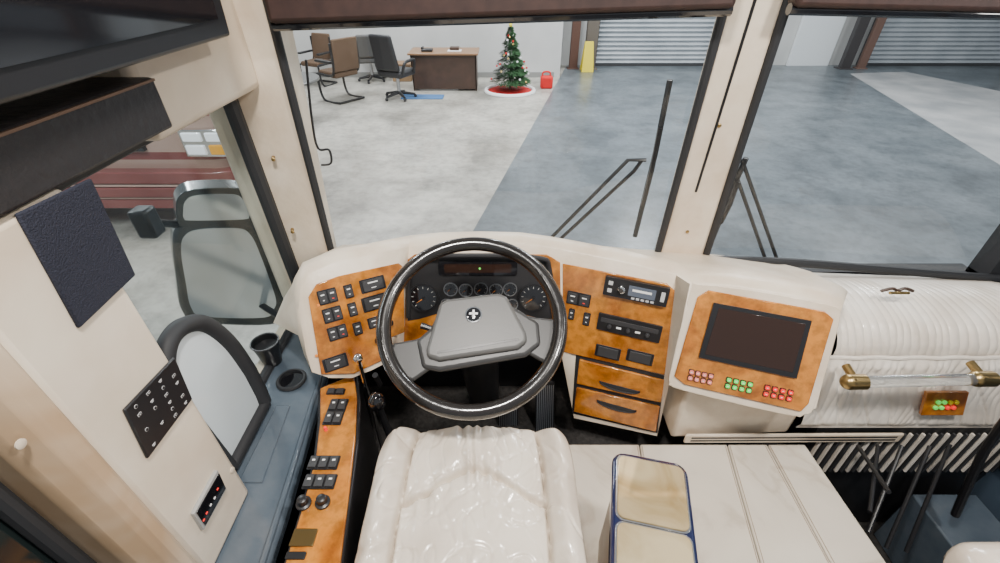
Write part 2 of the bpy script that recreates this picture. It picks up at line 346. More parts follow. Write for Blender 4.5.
# =====================================================  COACH STRUCTURE
MB().box(-.80,1.075,-.3,1.45,.9,1.0,carpet).box(1.075,1.85,-.3,1.43,.45,.55,carpet).obj('floor',kind='structure',label='dark carpeted coach cab floor and entry well')
b=MB(); b.box(-.80,-.75,-.3,1.42,.4,1.41,creamw); b.box(-.80,-.75,.3,1.36,2.19,2.9,creamw); b.box(-.80,-.75,-.3,.1,1.41,2.9,creamw)
b.obj('wall_left',kind='structure')
b=MB(); b.loft([V((-.755,1.345,1.38)),V((-.83,1.35,1.38)),V((-.83,1.47,1.38)),V((-.63,1.47,1.38)),V((-.623,1.41,1.38))],[V((-.755,1.27,2.9)),V((-.83,1.27,2.9)),V((-.83,1.40,2.9)),V((-.54,1.40,2.9)),V((-.54,1.24,2.9))],cream)
b.obj('trim_3',kind='structure',bevel=.012,seg=3,label='cream upholstered windshield corner pillar')
b=MB(); e0=V((-.745,1.345,1.42)); e1=V((-.745,1.295,2.19))
b.tube([e0,e1],.022,blkr); b.tube([e1,(-.745,.3,2.19)],.014,blkr); b.tube([e0,(-.745,.3,1.42)],.016,blkr)
b.tube([(-.76,.64,1.42),(-.76,.64,2.19)],.012,blkr)
b.obj('trim_4',kind='structure',label='black rubber side window gasket')
MB().box(-.778,-.772,.1,1.34,1.40,2.2,glassd).obj('window_1',kind='structure')
def ws(z): return 1.40-(z-1.4)*.112
def glasspane(n,x0b,x1b,x0t,x1t,zt=2.42,zb=1.53):
    MB().add([(x0b,ws(zb)+.02,zb),(x1b,ws(zb)+.02,zb),(x1t,ws(zt)+.02,zt),(x0t,ws(zt)+.02,zt)],[[0,1,2,3]],glass).obj(n,kind='structure')
glasspane('window_2',-.63,.62,-.57,.56); glasspane('window_3',.70,1.80,.66,1.80)
bl,br=Y(660,250,1.38),Y(706,250,1.38); tl,tr=Y(729,0,1.28),Y(786,0,1.28)
def ext(p,q,z): t=(z-p.z)/(q.z-p.z); return p+(q-p)*t
A=[ext(bl,tl,1.55),ext(br,tr,1.55)]; B=[ext(bl,tl,2.8),ext(br,tr,2.8)]
o1=V((0,.06,0))
b=MB(); b.loft([A[0],A[1],A[1]+o1,A[0]+o1],[B[0],B[1],B[1]+o1,B[0]+o1],cream); b.obj('trim_5',kind='structure',bevel=.014,seg=3,label='cream windshield centre post')
b=MB(); m0=A[0]*.62+A[1]*.38; m1=B[0]*.5+B[1]*.5; q0=ext(m0,m1,1.88)
b.tube([q0+V((0,-.001,0)),m1+V((0,-.001,0))],.004,blk)
b.tube([A[0]+V((-.006,.0,0)),B[0]+V((-.006,0,0))],.012,blkr); b.tube([A[1]+V((.006,0,0)),B[1]+V((.006,0,0))],.012,blkr)
b.tube([(-.617,1.395,1.5),(-.553,1.262,2.7)],.012,blkr)
b.tube(smooth([(.73,1.375,1.60),(1.04,1.37,1.592),(1.4,1.37,1.560),(1.86,1.36,1.524)],6),.016,blkr)
b.obj('trim_6',kind='structure',label='black windshield rubber gaskets')
b=MB()
for z in (1.72,2.1):
    q=ext(A[0]*.6+A[1]*.4,B[0]*.6+B[1]*.4,z); fr=Fr(q,q+V((1,0,0)),q+V((0,0,1))); b.lathe(fr,.012,0,[(.006,-.002),(.006,.003),(.003,.005)],brass,12)
for z,x in ((1.75,-.70),(2.0,-.69)):
    q=V((x,1.33,z)); fr=Fr(q,q+V((1,.4,0)),q+V((0,0,1))); b.lathe(fr,0,0,[(.006,-.002),(.006,.018),(.003,.02)],brass,12)
b.obj('trim_7',kind='structure',label='brass trim screws')
MB().box(-.8,1.85,1.44,1.5,.4,1.50,blkr).obj('wall_front',kind='structure')
MB().box(1.82,1.87,.98,1.45,.4,1.52,blkr).box(1.82,1.87,1.37,1.45,1.5,2.9,blkr).obj('wall_right',kind='structure')
b=MB().box(1.82,1.84,.0,.98,.5,2.2,mat('door_glass_blue',(.07,.10,.14),.08,coat=.8))
for y in (.0,.48,.94): b.box(1.80,1.85,y,y+.04,.5,2.2,blk)
for z in (.5,1.0,1.45): b.box(1.80,1.85,0,.98,z,z+.05,blk)
b.obj('door_4',kind='structure',label='entry door with blue-tinted panes and black frame')
MB().box(-.8,1.85,1.26,1.42,2.46,2.9,creamw).obj('trim_8',kind='structure',label='cream header above the windshield')
def val(u0,v0,u1,v1,lab):
    p=Y(u0,v0,1.25);q=Y(u1,v1,1.25); b=MB()
    b.prism([p,q,V((q.x,1.25,2.75)),V((p.x,1.25,2.75))],(0,-.05,0),brownv); o=b.obj('roller_blind',label=lab,cat='roller blind',bevel=.012)
    p2=p+V((0,-.025,-.004)); q2=q+V((0,-.025,-.004)); MB().tube([p2,q2],.013,blkg).obj('bottom_bar',o)
val(277,22,727,7,'dark brown rolled sunshade above the driver windshield')
val(784,6,1030,12,'dark brown rolled sunshade above the passenger windshield')
MB().tube(smooth([Y(306,60,1.31),Y(312,120,1.33),Y(318,148,1.345),Y(329,150,1.35),Y(331,163,1.35),Y(321,165,1.34)],6),.0035,blk,seg=6).obj('blind_cord',label='thin black cord clipped beside the windshield pillar',cat='cord')
def wp(u,v,z0=0): 
    d=ray(u,v); t=(1.46-(2.5-1.4)*.112)/(d.y+d.z*.112); return CAM+d*t
def wiper(segs,blade,lab):
    T=thing('windshield_wiper',lab,'wiper',wp(*segs[0][0]))
    for s in segs: MB().tube([wp(*q) for q in s],.0065,blk,seg=8).obj('wiper_arm',T)
    b=MB(); pts=[wp(*q) for q in blade]; b.tube(pts,.009,blkr,seg=8); n=V((0,.018,0))
    b.tube([q-n*.3 for q in pts],.004,blk,seg=6)
    b.tube([pts[0].lerp(pts[-1],.25)-n*.5,pts[0].lerp(pts[-1],.5)-n*1.0,pts[0].lerp(pts[-1],.75)-n*.5],.008,blk,seg=6)
    b.obj('wiper_blade',T)
wiper([[(546,243),(628,160),(646,160)],[(556,243),(634,171),(642,160)]],[(670,80),(655,155),(635,236)],'black pantograph windshield wiper parked against the driver glass')
wiper([[(778,262),(742,160)],[(765,258),(733,166),(742,160)]],[(746,158),(730,195),(712,240)],'black windshield wiper on the passenger glass')
# =====================================================  LEFT CABINET, TV, SHELF
T=thing('control_cabinet','cream side cabinet panel with speaker grille and switch plate','cabinet',(-.68,.5,1.42))
MB().box(-.748,-.62,.405,.60,1.421,2.233,creamw).obj('cabinet_body',T,bevel=.012,seg=3)
fS=Fr((-.62,.5,1.8),(-.62,1.5,1.8),(-.62,.5,2.8))
b=MB(); b.fpoly(fS,[(12,214),(88,178),(133,275),(76,329)],.0,.006,mat('speaker_cloth',(.012,.014,.028),.85,bump=.5,bscale=400)); b.obj('speaker_grille',T,bevel=.003)
b=MB(); pan=[(121,410),(172,357),(190,399),(145,459)]; b.fpoly(fS,pan,0,.006,blk); PN=b.obj('switch_plate',T,bevel=.0025)
q=[fS.at(*p) for p in pan]
def bil(s,t): 
    a=[(1-s)*(1-t),s*(1-t),s*t,(1-s)*t]; return (sum(a[i]*q[i][0] for i in range(4)),sum(a[i]*q[i][1] for i in range(4)))
btn=mat('panel_mark',(.55,.55,.55),.5)
for r in range(6):
    for c in range(4):
        if (r*4+c) in (3,8,15,16,21,13): continue
        A_,B_=bil(.15+.235*c,.11+.156*r)
        m=MB()
        if (r+c)%3==0: m.lathe(fS,A_,B_,[(.0036,.006),(.0036,.0066)],btn,16); m.lathe(fS,A_,B_,[(.0028,.0066),(.0028,.007)],blk,16)
        elif (r+c)%3==1: m.rr(fS,A_,B_,.0085,.0055,.001,.006,.0066,btn); m.rr(fS,A_,B_,.0068,.0040,.001,.0066,.007,blk); m.rr(fS,A_,B_,.0028,.0014,.0003,.007,.0073,btn)
        else: m.rr(fS,A_,B_,.0080,.0014,.0004,.006,.0067,btn); m.rr(fS,A_,B_-.003,.0055,.0010,.0003,.006,.0067,btn)
        m.obj('button',PN)
b=MB(); b.fpoly(fS,[(190,514),(214,470),(223,489),(200,530)],0,.008,mat('pale_grey',(.35,.35,.34),.4)); b.fpoly(fS,[(192,513),(215,473),(222,488),(201,526)],.008,.0095,blkg)
for (u,v,c) in ((199,520,red),(202,513,red),(206,505,white),(210,498,white),(213,489,red)):
    a_,b_=fS.at(u,v); b.rr(fS,a_,b_,.006,.004,.001,.0095,.0110,c)
b.obj('thermostat',T,bevel=.0008)
for (u,v) in ((20,444),(232,470)):
    a_,b_=fS.at(u,v); MB().lathe(fS,a_,b_,[(.007,0),(.007,.002),(.004,.003)],creamw,14).obj('screw_cap',T)
MB().loft([V((-.75,.34,1.0)),V((-.64,.34,1.0)),V((-.61,.37,1.0)),V((-.61,.405,1.0)),V((-.75,.405,1.0))],[V((-.75,.34,2.9)),V((-.64,.34,2.9)),V((-.61,.37,2.9)),V((-.61,.405,2.9)),V((-.75,.405,2.9))],mat('tan_moulding',(.45,.31,.19),.35,noise_s=2.5,col2=(.66,.54,.41),dist=.5,ramp=(.3,.5))).obj('trim_9',kind='structure',bevel=.01)
MB().box(-.72,-.70,-.2,.335,1.2,2.9,mat('dark_tinted_glass',(.012,.018,.018),.08)).obj('window_4',kind='structure')
MB().tube([(-.69,.325,1.0),(-.69,.325,2.9)],.014,blkr).obj('trim_10',kind='structure')
T=thing('overhead_shelf','black padded hanging shelf box on the side wall','shelf',(-.66,.5,2.24))
MB().box(-.745,-.615,.1,.86,2.236,2.325,mat('black_vinyl',(.018,.016,.017),.45,bump=.3)).obj('shelf_body',T,bevel=.006)
MB().box(-.6155,-.611,.1,.855,2.319,2.323,mat('tan_edge',(.12,.07,.045),.5)).obj('edge_strip',T)
MB().box(-.75,-.66,.87,1.33,2.20,2.9,creamw).obj('trim_11',kind='structure',bevel=.02,seg=3,label='cream upholstered panel above the side window')
T=thing('television','large black flat television hung along the side wall','television',(-.58,.6,2.37))
MB().prism([(-.645,.1,2.345),(-.575,.1,2.36),(-.555,.1,2.90),(-.645,.1,2.90)],(0,.99,0),blk).obj('casing',T,bevel=.006)
MB().prism([(-.5755,.14,2.395),(-.5705,.14,2.395),(-.5535,.14,2.88),(-.5565,.14,2.88)],(0,.91,0),blkg).obj('screen',T)
# =====================================================  LEDGE
LZ=1.42
T=thing('side_ledge','slate blue moulded ledge below the side window','ledge',(-.63,.7,1.0))
o=[(-.745,.30),(-.50,.30),(-.515,.55),(-.545,.86),(-.555,.99),(-.60,1.10),(-.745,1.32)]
b=MB(); b.prism([(x,y,LZ-.05) for x,y in o],(0,0,.05),slate); b.obj('ledge_top',T,bevel=.015,seg=3)
b=MB(); b.prism([(-.745,.30,1.0),(-.53,.30,1.0),(-.56,.86,1.0),(-.57,.98,1.0),(-.745,1.2,1.0)],(0,0,.37),blk); b.obj('ledge_base',T)
b=MB(); b.tube(smooth([(-.515,.34,LZ),(-.53,.55,LZ),(-.558,.86,LZ),(-.568,.97,LZ),(-.61,1.09,LZ)],5),.008,slate); b.obj('raised_lip',T)
b=MB(); b.prism([(-.66,.62,LZ),(-.60,.62,LZ),(-.62,.86,LZ),(-.66,.86,LZ)],(0,0,.004),slate); b.obj('moulded_pad',T,bevel=.003)
fL=Fr((0,0,LZ),(1,0,LZ),(0,1,LZ))
a,bb=fL.at(292,381); T=thing('cup_holder','round black cup holder set in the ledge','cup holder',fL.w(a,bb,0))
MB().lathe(fL,a,bb,[(.042,.001),(.046,.006),(.042,.012),(.036,.012),(.034,.002),(.006,.002)],blkr,28).obj('rim',T)
MB().lathe(fL,a,bb,[(.033,.002),(.033,.004),(.01,.004)],blkg,28).obj('cup_well',T)
a,bb=fL.at(273,362); T=thing('travel_cup','black tapered cup standing on the ledge','cup',fL.w(a,bb,0))
MB().lathe(fL,a,bb,[(.028,.002),(.034,.05),(.040,.085),(.042,.09),(.038,.09),(.036,.07),(.01,.065)],blk,28).obj('cup_body',T)
MB().tube([fL.w(a+.041*math.cos(t*math.tau/24),bb+.041*math.sin(t*math.tau/24),.09) for t in range(24)],.003,dgrey,closed=True,seg=6).obj('cup_rim',T)
T=thing('sliding_window_sash','thick black arched sash with pale glass leaning on the window','window sash',(-.70,.85,LZ))
fA=Fr((-.69,.8,1.5),(-.69,1.8,1.5),(-.69,.8,2.5))
def fa(u,v): return fA.pw(u,v)
arc=smooth([fa(186,392),fa(186,362),fa(192,340),fa(205,326),fa(222,324),fa(240,342),fa(254,370)],6)
tail=[V((-.69,arc[-1].y-.01,1.48)),V((-.69,arc[-1].y-.02,LZ+.02))]
head=[V((-.69,max(.63,arc[0].y-.01),LZ+.02))]
full=[V((p.x-(p.z-LZ-.02)*.14,p.y,p.z)) for p in head+arc+tail]
MB().tube(full,.021,blkr,seg=14).obj('sash_frame',T)
MB().tube([full[0]+V((.004,0,0)),full[-1]+V((.004,0,0))],.016,blkr,seg=12).obj('sash_sill',T)
MB().prism(full,(-.006,0,0),mat('pale_glass',(.58,.64,.67),.10,coat=.5)).obj('pane',T)
# exterior mirror
c0=X(230,270,-1.1)
T=thing('side_mirror','large rounded two-part coach mirror outside the side window','side mirror',c0)
fM=Fr(c0,c0+V((.82,.57,0)),c0+V((.1,-.1,1)))
def rpoly(pix,c0_,c1_,m):
    pts=smooth([fM.pw(u,v)+fM.n*c0_ for u,v in pix],5,closed=True); return MB().prism(pts,fM.n*(c1_-c0_),m)
rpoly([(173,250),(176,230),(195,222),(240,221),(258,229),(268,252),(285,296),(284,314),(270,326),(200,324),(182,312),(177,285)],-.08,0,shell).obj('mirror_housing',T,bevel=.015,seg=3)
rpoly([(181,252),(184,236),(199,229),(237,228),(250,234),(260,254),(275,296),(274,308),(264,317),(205,316),(191,307),(186,284)],.0,.004,mirr).obj('mirror_glass',T)
rpoly([(176,212),(178,198),(192,190),(233,188),(247,193),(254,207),(257,221),(248,226),(188,227),(178,224)],-.07,0,shell).obj('convex_housing',T,bevel=.012,seg=3)
rpoly([(183,211),(185,201),(196,195),(231,194),(242,198),(247,209),(249,216),(242,219),(192,220),(184,218)],.0,.004,mirr).obj('convex_glass',T)
b=MB(); P0=X(150,222,-1.15); b.tube([P0,fM.pw(185,232,-.05)],.014,blk); b.box(P0.x-.04,P0.x+.02,P0.y-.03,P0.y+.03,P0.z-.05,P0.z+.05,blk); b.obj('mirror_arm',T,bevel=.01)
b=MB(); b.tube([fM.pw(215,230)-fM.n*.12,fM.pw(250,310)-fM.n*.12,V((-.83,1.42,1.2))],.014,blk); b.obj('mirror_arm',T)
# =====================================================  DASHBOARD
dL=Fr(Y(308,288,.98),Y(400,265,1.12),Y(318,350,.90))
dC=Fr(Y(400,265,1.2),Y(560,265,1.2),Y(480,340,1.12))
dR=Fr(Z(562,263,1.70),Z(675,285,1.70),Y(563,350,1.12))
pod=Fr(Z(697,292,1.70),Z(833,315,1.70),Z(675,382,1.45))
DB=thing('dashboard','cream dashboard with honey burl wood fascia panels','dashboard',(.2,1.15,1.0))
st=[]
def S(fr,ut,vt,ub,vb,by=None,bz=1.63): 
    t=fr.pw(ut,vt); bt=fr.pw(ub,vb); st.append((t,bt,by if by else V((t.x,1.42,bz)),fr.n))
S(dL,299,312,306,352,V((-.70,1.05,1.58))); S(dL,301,290,312,372,V((-.70,1.15,1.60))); S(dL,309,275,330,378,V((-.68,1.34,1.62)))
S(dL,340,262,352,378,V((-.58,1.42,1.635))); S(dL,370,256,372,370,V((-.45,1.42,1.64))); S(dL,399,250,392,360,V((-.32,1.42,1.645)))
S(dC,409,247,404,352,V((-.28,1.42,1.645))); S(dC,440,244,440,352); S(dC,480,243,480,352); S(dC,520,244,520,352); S(dC,550,248,561,352)
S(dR,570,252,574,418); S(dR,625,263,620,428); S(dR,676,275,657,436,bz=1.615)
S(pod,690,284,669,385,V((.66,1.42,1.61))); S(pod,730,286,715,396,V((.75,1.42,1.60))); S(pod,780,294,765,408,V((.86,1.42,1.585))); S(pod,826,303,800,417,V((.97,1.42,1.57))); S(pod,841,311,816,408,V((1.02,1.42,1.565)))
ev=st[-1]
st.append((V((1.03,1.06,ev[0].z-.02)),V((.995,1.02,ev[1].z)),V((1.04,1.41,1.56)),V((.8,-.6,0))))
st.append((V((1.045,1.14,1.63)),V((1.0,1.14,1.42)),V((1.05,1.41,1.56)),V((1,0,0))))
def prof(t,bt,bk,n):
    h=V((n.x,n.y,0)).normalized()
    m=t.lerp(bk,.5)+V((0,0,.014)); 
    return [bk,bk.lerp(t,.3)+V((0,0,.014)),m+V((0,0,.004)),t-h*.05+V((0,0,.014)),t-h*.022+V((0,0,.012)),t-h*.006+V((0,0,.004)),t,bt,bt-h*.08]
rows=[prof(*s) for s in st]
b=MB(); n=len(rows[0]); vs=[p for r in rows for p in r]
b.add(vs,[[i*n+j,i*n+j+1,(i+1)*n+j+1,(i+1)*n+j] for i in range(len(rows)-1) for j in range(n-1)],cream)
b.add([rows[0][k] for k in range(n)],[list(range(n))],cream)
b.obj('dashboard_shell',DB,ang=60)
b=MB()
outl=smooth([(690,290,0),(700,284,0),(760,291,0),(828,304,0),(839,311,0),(838,330,0),(816,404,0),(804,415,0),(780,414,0),(684,391,0),(670,383,0),(671,368,0)],3,closed=True)
b.prism([pod.pw(p.x,p.y)-pod.n*.03 for p in outl],pod.n*.0305,cream); b.obj('screen_pod',DB,bevel=.008,seg=3)
b=MB()
b.prism([(.585,.935,1.155),(1.0,.955,1.155),(1.0,1.40,1.155),(.585,1.40,1.155)],(0,0,.33),cream); b.obj('lower_panel',DB,bevel=.012)
wl=MB().fpoly(dL,[(308,297),(316,284),(338,276),(398,263),(403,267),(404,332),(388,338),(386,358),(354,373),(321,374),(316,345)],.001,.007,wood).obj('fascia_panel',DB,bevel=.002)
wc=MB().fpoly(dC,[(404,262),(415,254),(547,254),(560,262),(561,350),(404,350)],.001,.007,wood).obj('fascia_panel',DB,bevel=.002)
wr=MB().fpoly(dR,[(563,263),(667,283),(676,291),(676,300),(665,374),(563,351)],.001,.008,wood).obj('fascia_panel',DB,bevel=.003)
wpn=MB().fpoly(pod,[(697,297),(708,290),(824,311),(833,319),(808,403),(800,411),(684,384),(674,376)],.001,.007,wood).obj('fascia_panel',DB,bevel=.003)
MB().fpoly(dR,[(576,354),(667,376),(658,433),(572,413)],.0005,.002,blkr).obj('drawer_recess',DB)
def switch(fr,par,u,v,w,h,n=1,name='switch',mk=True):
    a,b_,W,H=fr.rect(u,v,w,h); m=MB()
    m.rr(fr,a,b_,W,H,.003,.006,.010,blk)
    for k in range(n):
        aa=a-W/2+W*(k+.5)/n
        m.rr(fr,aa,b_,W/n*.8,H*.8,.002,.010,.014,dgrey)
        if mk: m.rr(fr,aa,b_+H*.18,W/n*.4,H*.09,.0004,.014,.0147,white)
        if mk: m.rr(fr,aa,b_-H*.2,W/n*.2,H*.06,.0004,.014,.0147,red if k%2 else white)
    return m.obj(name,par,bevel=.0008)
for (u,v,w,h,n) in [(327,296,20,15,2),(332,314,20,15,2),(337,332,20,14,2),(348,291,9,14,1),(352,309,9,14,1),(357,328,9,13,1),(372,284,26,14,1),(374,302,26,15,1),(373,322,12,11,1),(335,362,26,14,1)]:
    switch(dL,wl,u,v,w,h,n)
for u,v in ((388,322),(378,340)):
    a,b_=dL.at(u,v); MB().lathe(dL,a,b_,[(.012,.006),(.011,.02),(.007,.022)],blk,16).obj('knob',wl)
for u,v,c in ((316,355,orange),(318,305,orange)):
    a,b_=dL.at(u,v); MB().lathe(dL,a,b_,[(.004,.006),(.004,.009)],c,10).obj('indicator',wl)
gb=MB().fpoly(dC,[(412,262),(422,257),(538,257),(548,262),(552,318),(540,318),(520,312),(440,312),(420,318),(408,320)],.006,.010,hood).obj('instrument_cluster',DB,bevel=.002)
MB().tube(smooth([dC.pw(409,316)+dC.n*.012,dC.pw(411,268)+dC.n*.018,dC.pw(422,256)+dC.n*.026,dC.pw(480,253)+dC.n*.032,dC.pw(538,256)+dC.n*.026,dC.pw(549,268)+dC.n*.018,dC.pw(553,316)+dC.n*.012],6),.008,hood,seg=10).obj('cluster_hood',DB)
def gauge(u,v,rp):
    a,b_,W,H=dC.rect(u,v,rp*2,rp*2); R=W/2; m=MB()
    m.lathe(dC,a,b_,[(R,.009),(R,.016),(R*.9,.016),(R*.86,.011)],steel if rp<9 else blk,28)
    m.lathe(dC,a,b_,[(R*.87,.0105),(R*.87,.0115)],blkg,28)
    N=11 if rp>10 else 6
    for k in range(N):
        t=math.radians(225-270*k/(N-1)); c,s_=math.cos(t),math.sin(t); w=R*.022
        p=[(R*.66*c-w*s_,R*.66*s_+w*c),(R*.66*c+w*s_,R*.66*s_-w*c),(R*.8*c+w*s_,R*.8*s_-w*c),(R*.8*c-w*s_,R*.8*s_+w*c)]
        m.prism([dC.w(a+x,b_+y,.0115) for x,y in p],dC.n*.0006,dim)
    t=math.radians(215); c,s_=math.cos(t),math.sin(t); w=R*.035
    m.prism([dC.w(a-w*s_,b_+w*c,.013),dC.w(a+w*s_,b_-w*c,.013),dC.w(a+R*.65*c,b_+R*.65*s_,.013)],dC.n*.0008,orange)
    m.lathe(dC,a,b_,[(R*.1,.0115),(R*.1,.015)],blk,12); m.obj('gauge',gb)
gauge(424,297,15); gauge(533,297,15)
for i,u in enumerate((451,466,481,496,510)): gauge(u,288+(i%2),7)
for i,u in enumerate((447,512)): gauge(u,303,6)
a,b_,W,H=dC.rect(478,267,78,14); m=MB(); m.rr(dC,a,b_,W,H,.008,.010,.016,blkg); m.rr(dC,a,b_,W*.85,H*.6,.003,.016,.0165,screen); ga,gb2=dC.at(480,267); m.lathe(dC,ga,gb2,[(.0035,.0165),(.0035,.018)],green,10)
m.obj('message_display',gb)
a,b_,W,H=dR.rect(636,289,66,19); m=MB(); m.rr(dR,a,b_,W,H,.003,.006,.022,blk); m.rr(dR,a+W*.10,b_,W*.42,H*.55,.002,.022,.0228,mat('radio_display',(.10,.12,.16),.15)); m.lathe(dR,a-W*.22,b_,[(.013,.022),(.012,.034),(.009,.036)],chrome,20); m.lathe(dR,a-W*.22,b_,[(.007,.036),(.007,.038)],blkg,16)
for k in range(5): m.rr(dR,a+W*(-.02+.075*k),b_-H*.38,W*.05,H*.1,.0005,.022,.024,btn)
for k in range(2): m.rr(dR,a-W*.40,b_+H*(.2-.4*k),W*.07,H*.2,.001,.022,.024,btn)
m.rr(dR,a+W*.42,b_,W*.06,H*.5,.001,.022,.024,btn)
m.rr(dR,a+W*.10,b_+H*.05,W*.30,H*.12,.0005,.0228,.0232,white)
m.obj('car_radio',wr,bevel=.001)
switch(dR,wr,579,298,24,13,2); switch(dR,wr,587,318,7,13,1); switch(dR,wr,572,313,6,11,1)
a,b_,W,H=dR.rect(629,326,66,17); m=MB(); m.rr(dR,a,b_,W,H,.003,.006,.014,blk); m.rr(dR,a,b_+H*.15,W*.9,H*.25,.001,.014,.016,dgrey)
for k in (-.3,0,.3): m.lathe(dR,a+W*k,b_-H*.15,[(.007,.014),(.006,.024),(.004,.025)],dgrey,14)
for k in (-.15,.15): m.rr(dR,a+W*k,b_-H*.15,W*.08,H*.12,.0005,.014,.0148,white)
m.obj('climate_control',wr,bevel=.001)
switch(dR,wr,608,351,26,12,1,mk=False); switch(dR,wr,640,356,28,12,1,mk=False)
def drawer(pix,hd):
    d_=MB().fpoly(dR,pix,.002,.012,wood).obj('drawer',DB,bevel=.003)
    a,b_=dR.at(*hd); w=.066; h=.019
    pts=[(a+w*math.cos(math.pi*k/14),b_-h*math.sin(math.pi*k/14)) for k in range(15)]
    MB().prism([dR.w(x,y,.012) for x,y in pts],dR.n*.002,blkr).obj('recessed_pull',d_,bevel=.001)
    MB().tube([dR.w(x,y,.014) for x,y in pts],.003,blk).obj('handle',d_)
drawer([(580,358),(665,379),(661,401),(577,382)],(620,384)); drawer([(577,386),(660,405),(656,430),(574,410)],(617,403))
sc=MB(); sc.fpoly(pod,[(713,302),(810,320),(795,377),(698,356)],.006,.014,blk); sc.fpoly(pod,[(718,307),(804,323),(791,371),(704,353)],.014,.0148,screen); sc.obj('monitor',wpn,bevel=.003)
for (u,v,c,w_) in ((700,376,mat('pink_button',(.75,.22,.18),.4,emit=.3),.018),(738,384,green,.019),(777,392,red,.020)):
    a,b_=pod.at(u,v)
    for r in range(2):
        for k in range(4):
            a2=a+(k-1.5)*w_;b2=b_+(.5-r)*.019
            m=MB(); m.rr(pod,a2,b2,.0155,.0155,.003,.0065,.0095,blk); m.rr(pod,a2,b2,.0115,.0110,.003,.0095,.0135,c); m.rr(pod,a2,b2,.005,.0018,.0005,.0135,.0139,white); m.obj('button',wpn)
V0=Y(684,437,.925);V1=Y(900,436,.925)
T=thing('floor_vent','long cream floor level vent strip with dark slots','vent',(V0+V1)/2)
MB().prism([V0+V((0,0,.022)),V1+V((0,0,.022)),V1-V((0,0,.022)),V0-V((0,0,.022))],(0,-.010,0),cream).obj('vent_frame',T,bevel=.005)
b=MB()
for dz in (.008,-.007): b.prism([V0+V((.02,-.0105,.004+dz)),V1+V((-.02,-.0105,.004+dz)),V1+V((-.02,-.0105,-.004+dz)),V0+V((.02,-.0105,-.004+dz))],(0,.006,0),blk)
b.obj('vent_slot',T)
# =====================================================  RIGHT UPHOLSTERY
T=thing('padded_front_cover','white gathered leather cover over the entry side front','upholstery',(1.4,1.2,1.2))
pr=smooth([(0,1.395,1.535),(0,1.30,1.570),(0,1.18,1.590),(0,1.07,1.57),(0,1.02,1.52),(0,1.01,1.475)],6)
def roll(i,j):
    x=1.05+.765*i; k=j*(len(pr)-1); k0=int(min(k,len(pr)-2)); p=pr[k0].lerp(pr[k0+1],k-k0)
    ph=x*130+5*nz(x*5,j*.8)+1.5*nz(x*16,j*1.5,3)
    amp=.5+.8*abs(nz(x*4,j*2.0,8))
    d_=(.0062*amp*abs(math.sin(ph))**.7+.006*nz(x*6,j*1.3,3))*ss((j-.10)/.25)
    return V((x,p.y-d_*.7,p.z+d_-.035*i*(1-j)))
MB().grid(roll,560,36,ruffle).obj('pleated_roll',T,ang=100)
def front(i,j):
    x=1.005+.81*i; z=1.485-.285*j; y=.995-.050*j
    wv=nz(x*9+z*6,z*6,1)*.009+.005*crease(x*13+z*5,z*3,4,.12)+.006*abs(math.sin(x*120+5*nz(x*8,z*8)))*(1-.7*ss(j/.7))
    e_=ss(min(j,1-j)/.12); return V((x,y-(wv+.010)*e_,z))
MB().grid(front,360,70,ruffle).obj('gathered_panel',T,ang=100)
pp=[V((1.02+.8*k/40,.996+.002*math.sin(k),1.482)) for k in range(41)]
MB().tube(pp,.007,ruffle,seg=8).obj('piping',T)
fF=Fr((1.3,.955,1.4),(2.3,.955,1.4),(1.3,.925,1.23))
T=thing('button_plaque','small wooden plaque with green and red buttons','switch panel',fF.pw(942,402))
MB().fpoly(fF,[(924,390),(966,390),(960,413),(918,413)],-.0,.012,wood).obj('plaque',T,bevel=.002)
a,b_=fF.at(942,402)
for r in range(2):
    for k in range(4): MB().lathe(fF,a+(k-1.5)*.019,b_+(.5-r)*.022,[(.007,.012),(.007,.017),(.005,.019)],(green if k<2 else yel) if r==0 else (red if k>1 else green),12).obj('button',T)
T=thing('grab_handle','clear acrylic grab bar on brass brackets','grab handle',Y(915,380,.89))
h0,h1=Y(856,382,.89),Y(984,379,.89); MB().tube([h0,h1],.018,acr,seg=24).obj('acrylic_bar',T)
for h in (h0,h1):
    b=MB(); b.tube([h+V((-.02,0,0)),h+V((.025,0,0))],.023,brass,seg=16); b.tube([h,h+V((0,.055,.01))],.012,brass); b.sphere(h+V((-.02,0,0)),.024,brass); b.obj('bracket',T)
pc=Y(897,291,1.13); T=thing('gathered_ornament','small brass ornament fixed on the pleated roll','ornament',pc)
b=MB(); b.tube(smooth([pc+V((-.05,0,0)),pc+V((-.02,0,.010)),pc+V((0,0,.002)),pc+V((.02,0,.010)),pc+V((.05,0,0))],5),.005,deskw); b.tube([pc+V((-.03,-.01,0)),pc+V((.03,-.01,0))],.005,brass); b.obj('bow',T)
# =====================================================  PLATFORM & ENTRY
T=thing('entry_platform','cream vinyl platform with long parallel plank seams','platform',(.6,.5,1.0))
fP=Fr((0,0,1.15),(1,0,1.15),(0,1,1.15))
tops=[566,640,728,768,806]; bots=[588,665,772,852,938]
b=MB()
for i in range(4):
    A=[fP.pw(tops[i],444),fP.pw(tops[i+1],444),fP.pw(bots[i+1],600),fP.pw(bots[i],600)]
    for p in A: p.x=min(p.x,1.07)
    A[1].x-=.003; A[2].x-=.003
    b.prism(A,(0,0,-.05),plank)
b.obj('platform_top',T,bevel=.006,seg=3)
sm=MB()
for i in (1,2,3):
    p0,p1=fP.pw(tops[i],446),fP.pw(bots[i],600)
    for dx in (-.009,.007): sm.tube([p0+V((dx,0,.0003)),p1+V((dx,0,.0003))],.0011,mat('seam_thread',(.33,.24,.16),.7),seg=6)
sm.obj('seam_stitching',T)
MB().box(.235,1.03,.2,.90,1.0,1.099,blkr).obj('platform_base',T)
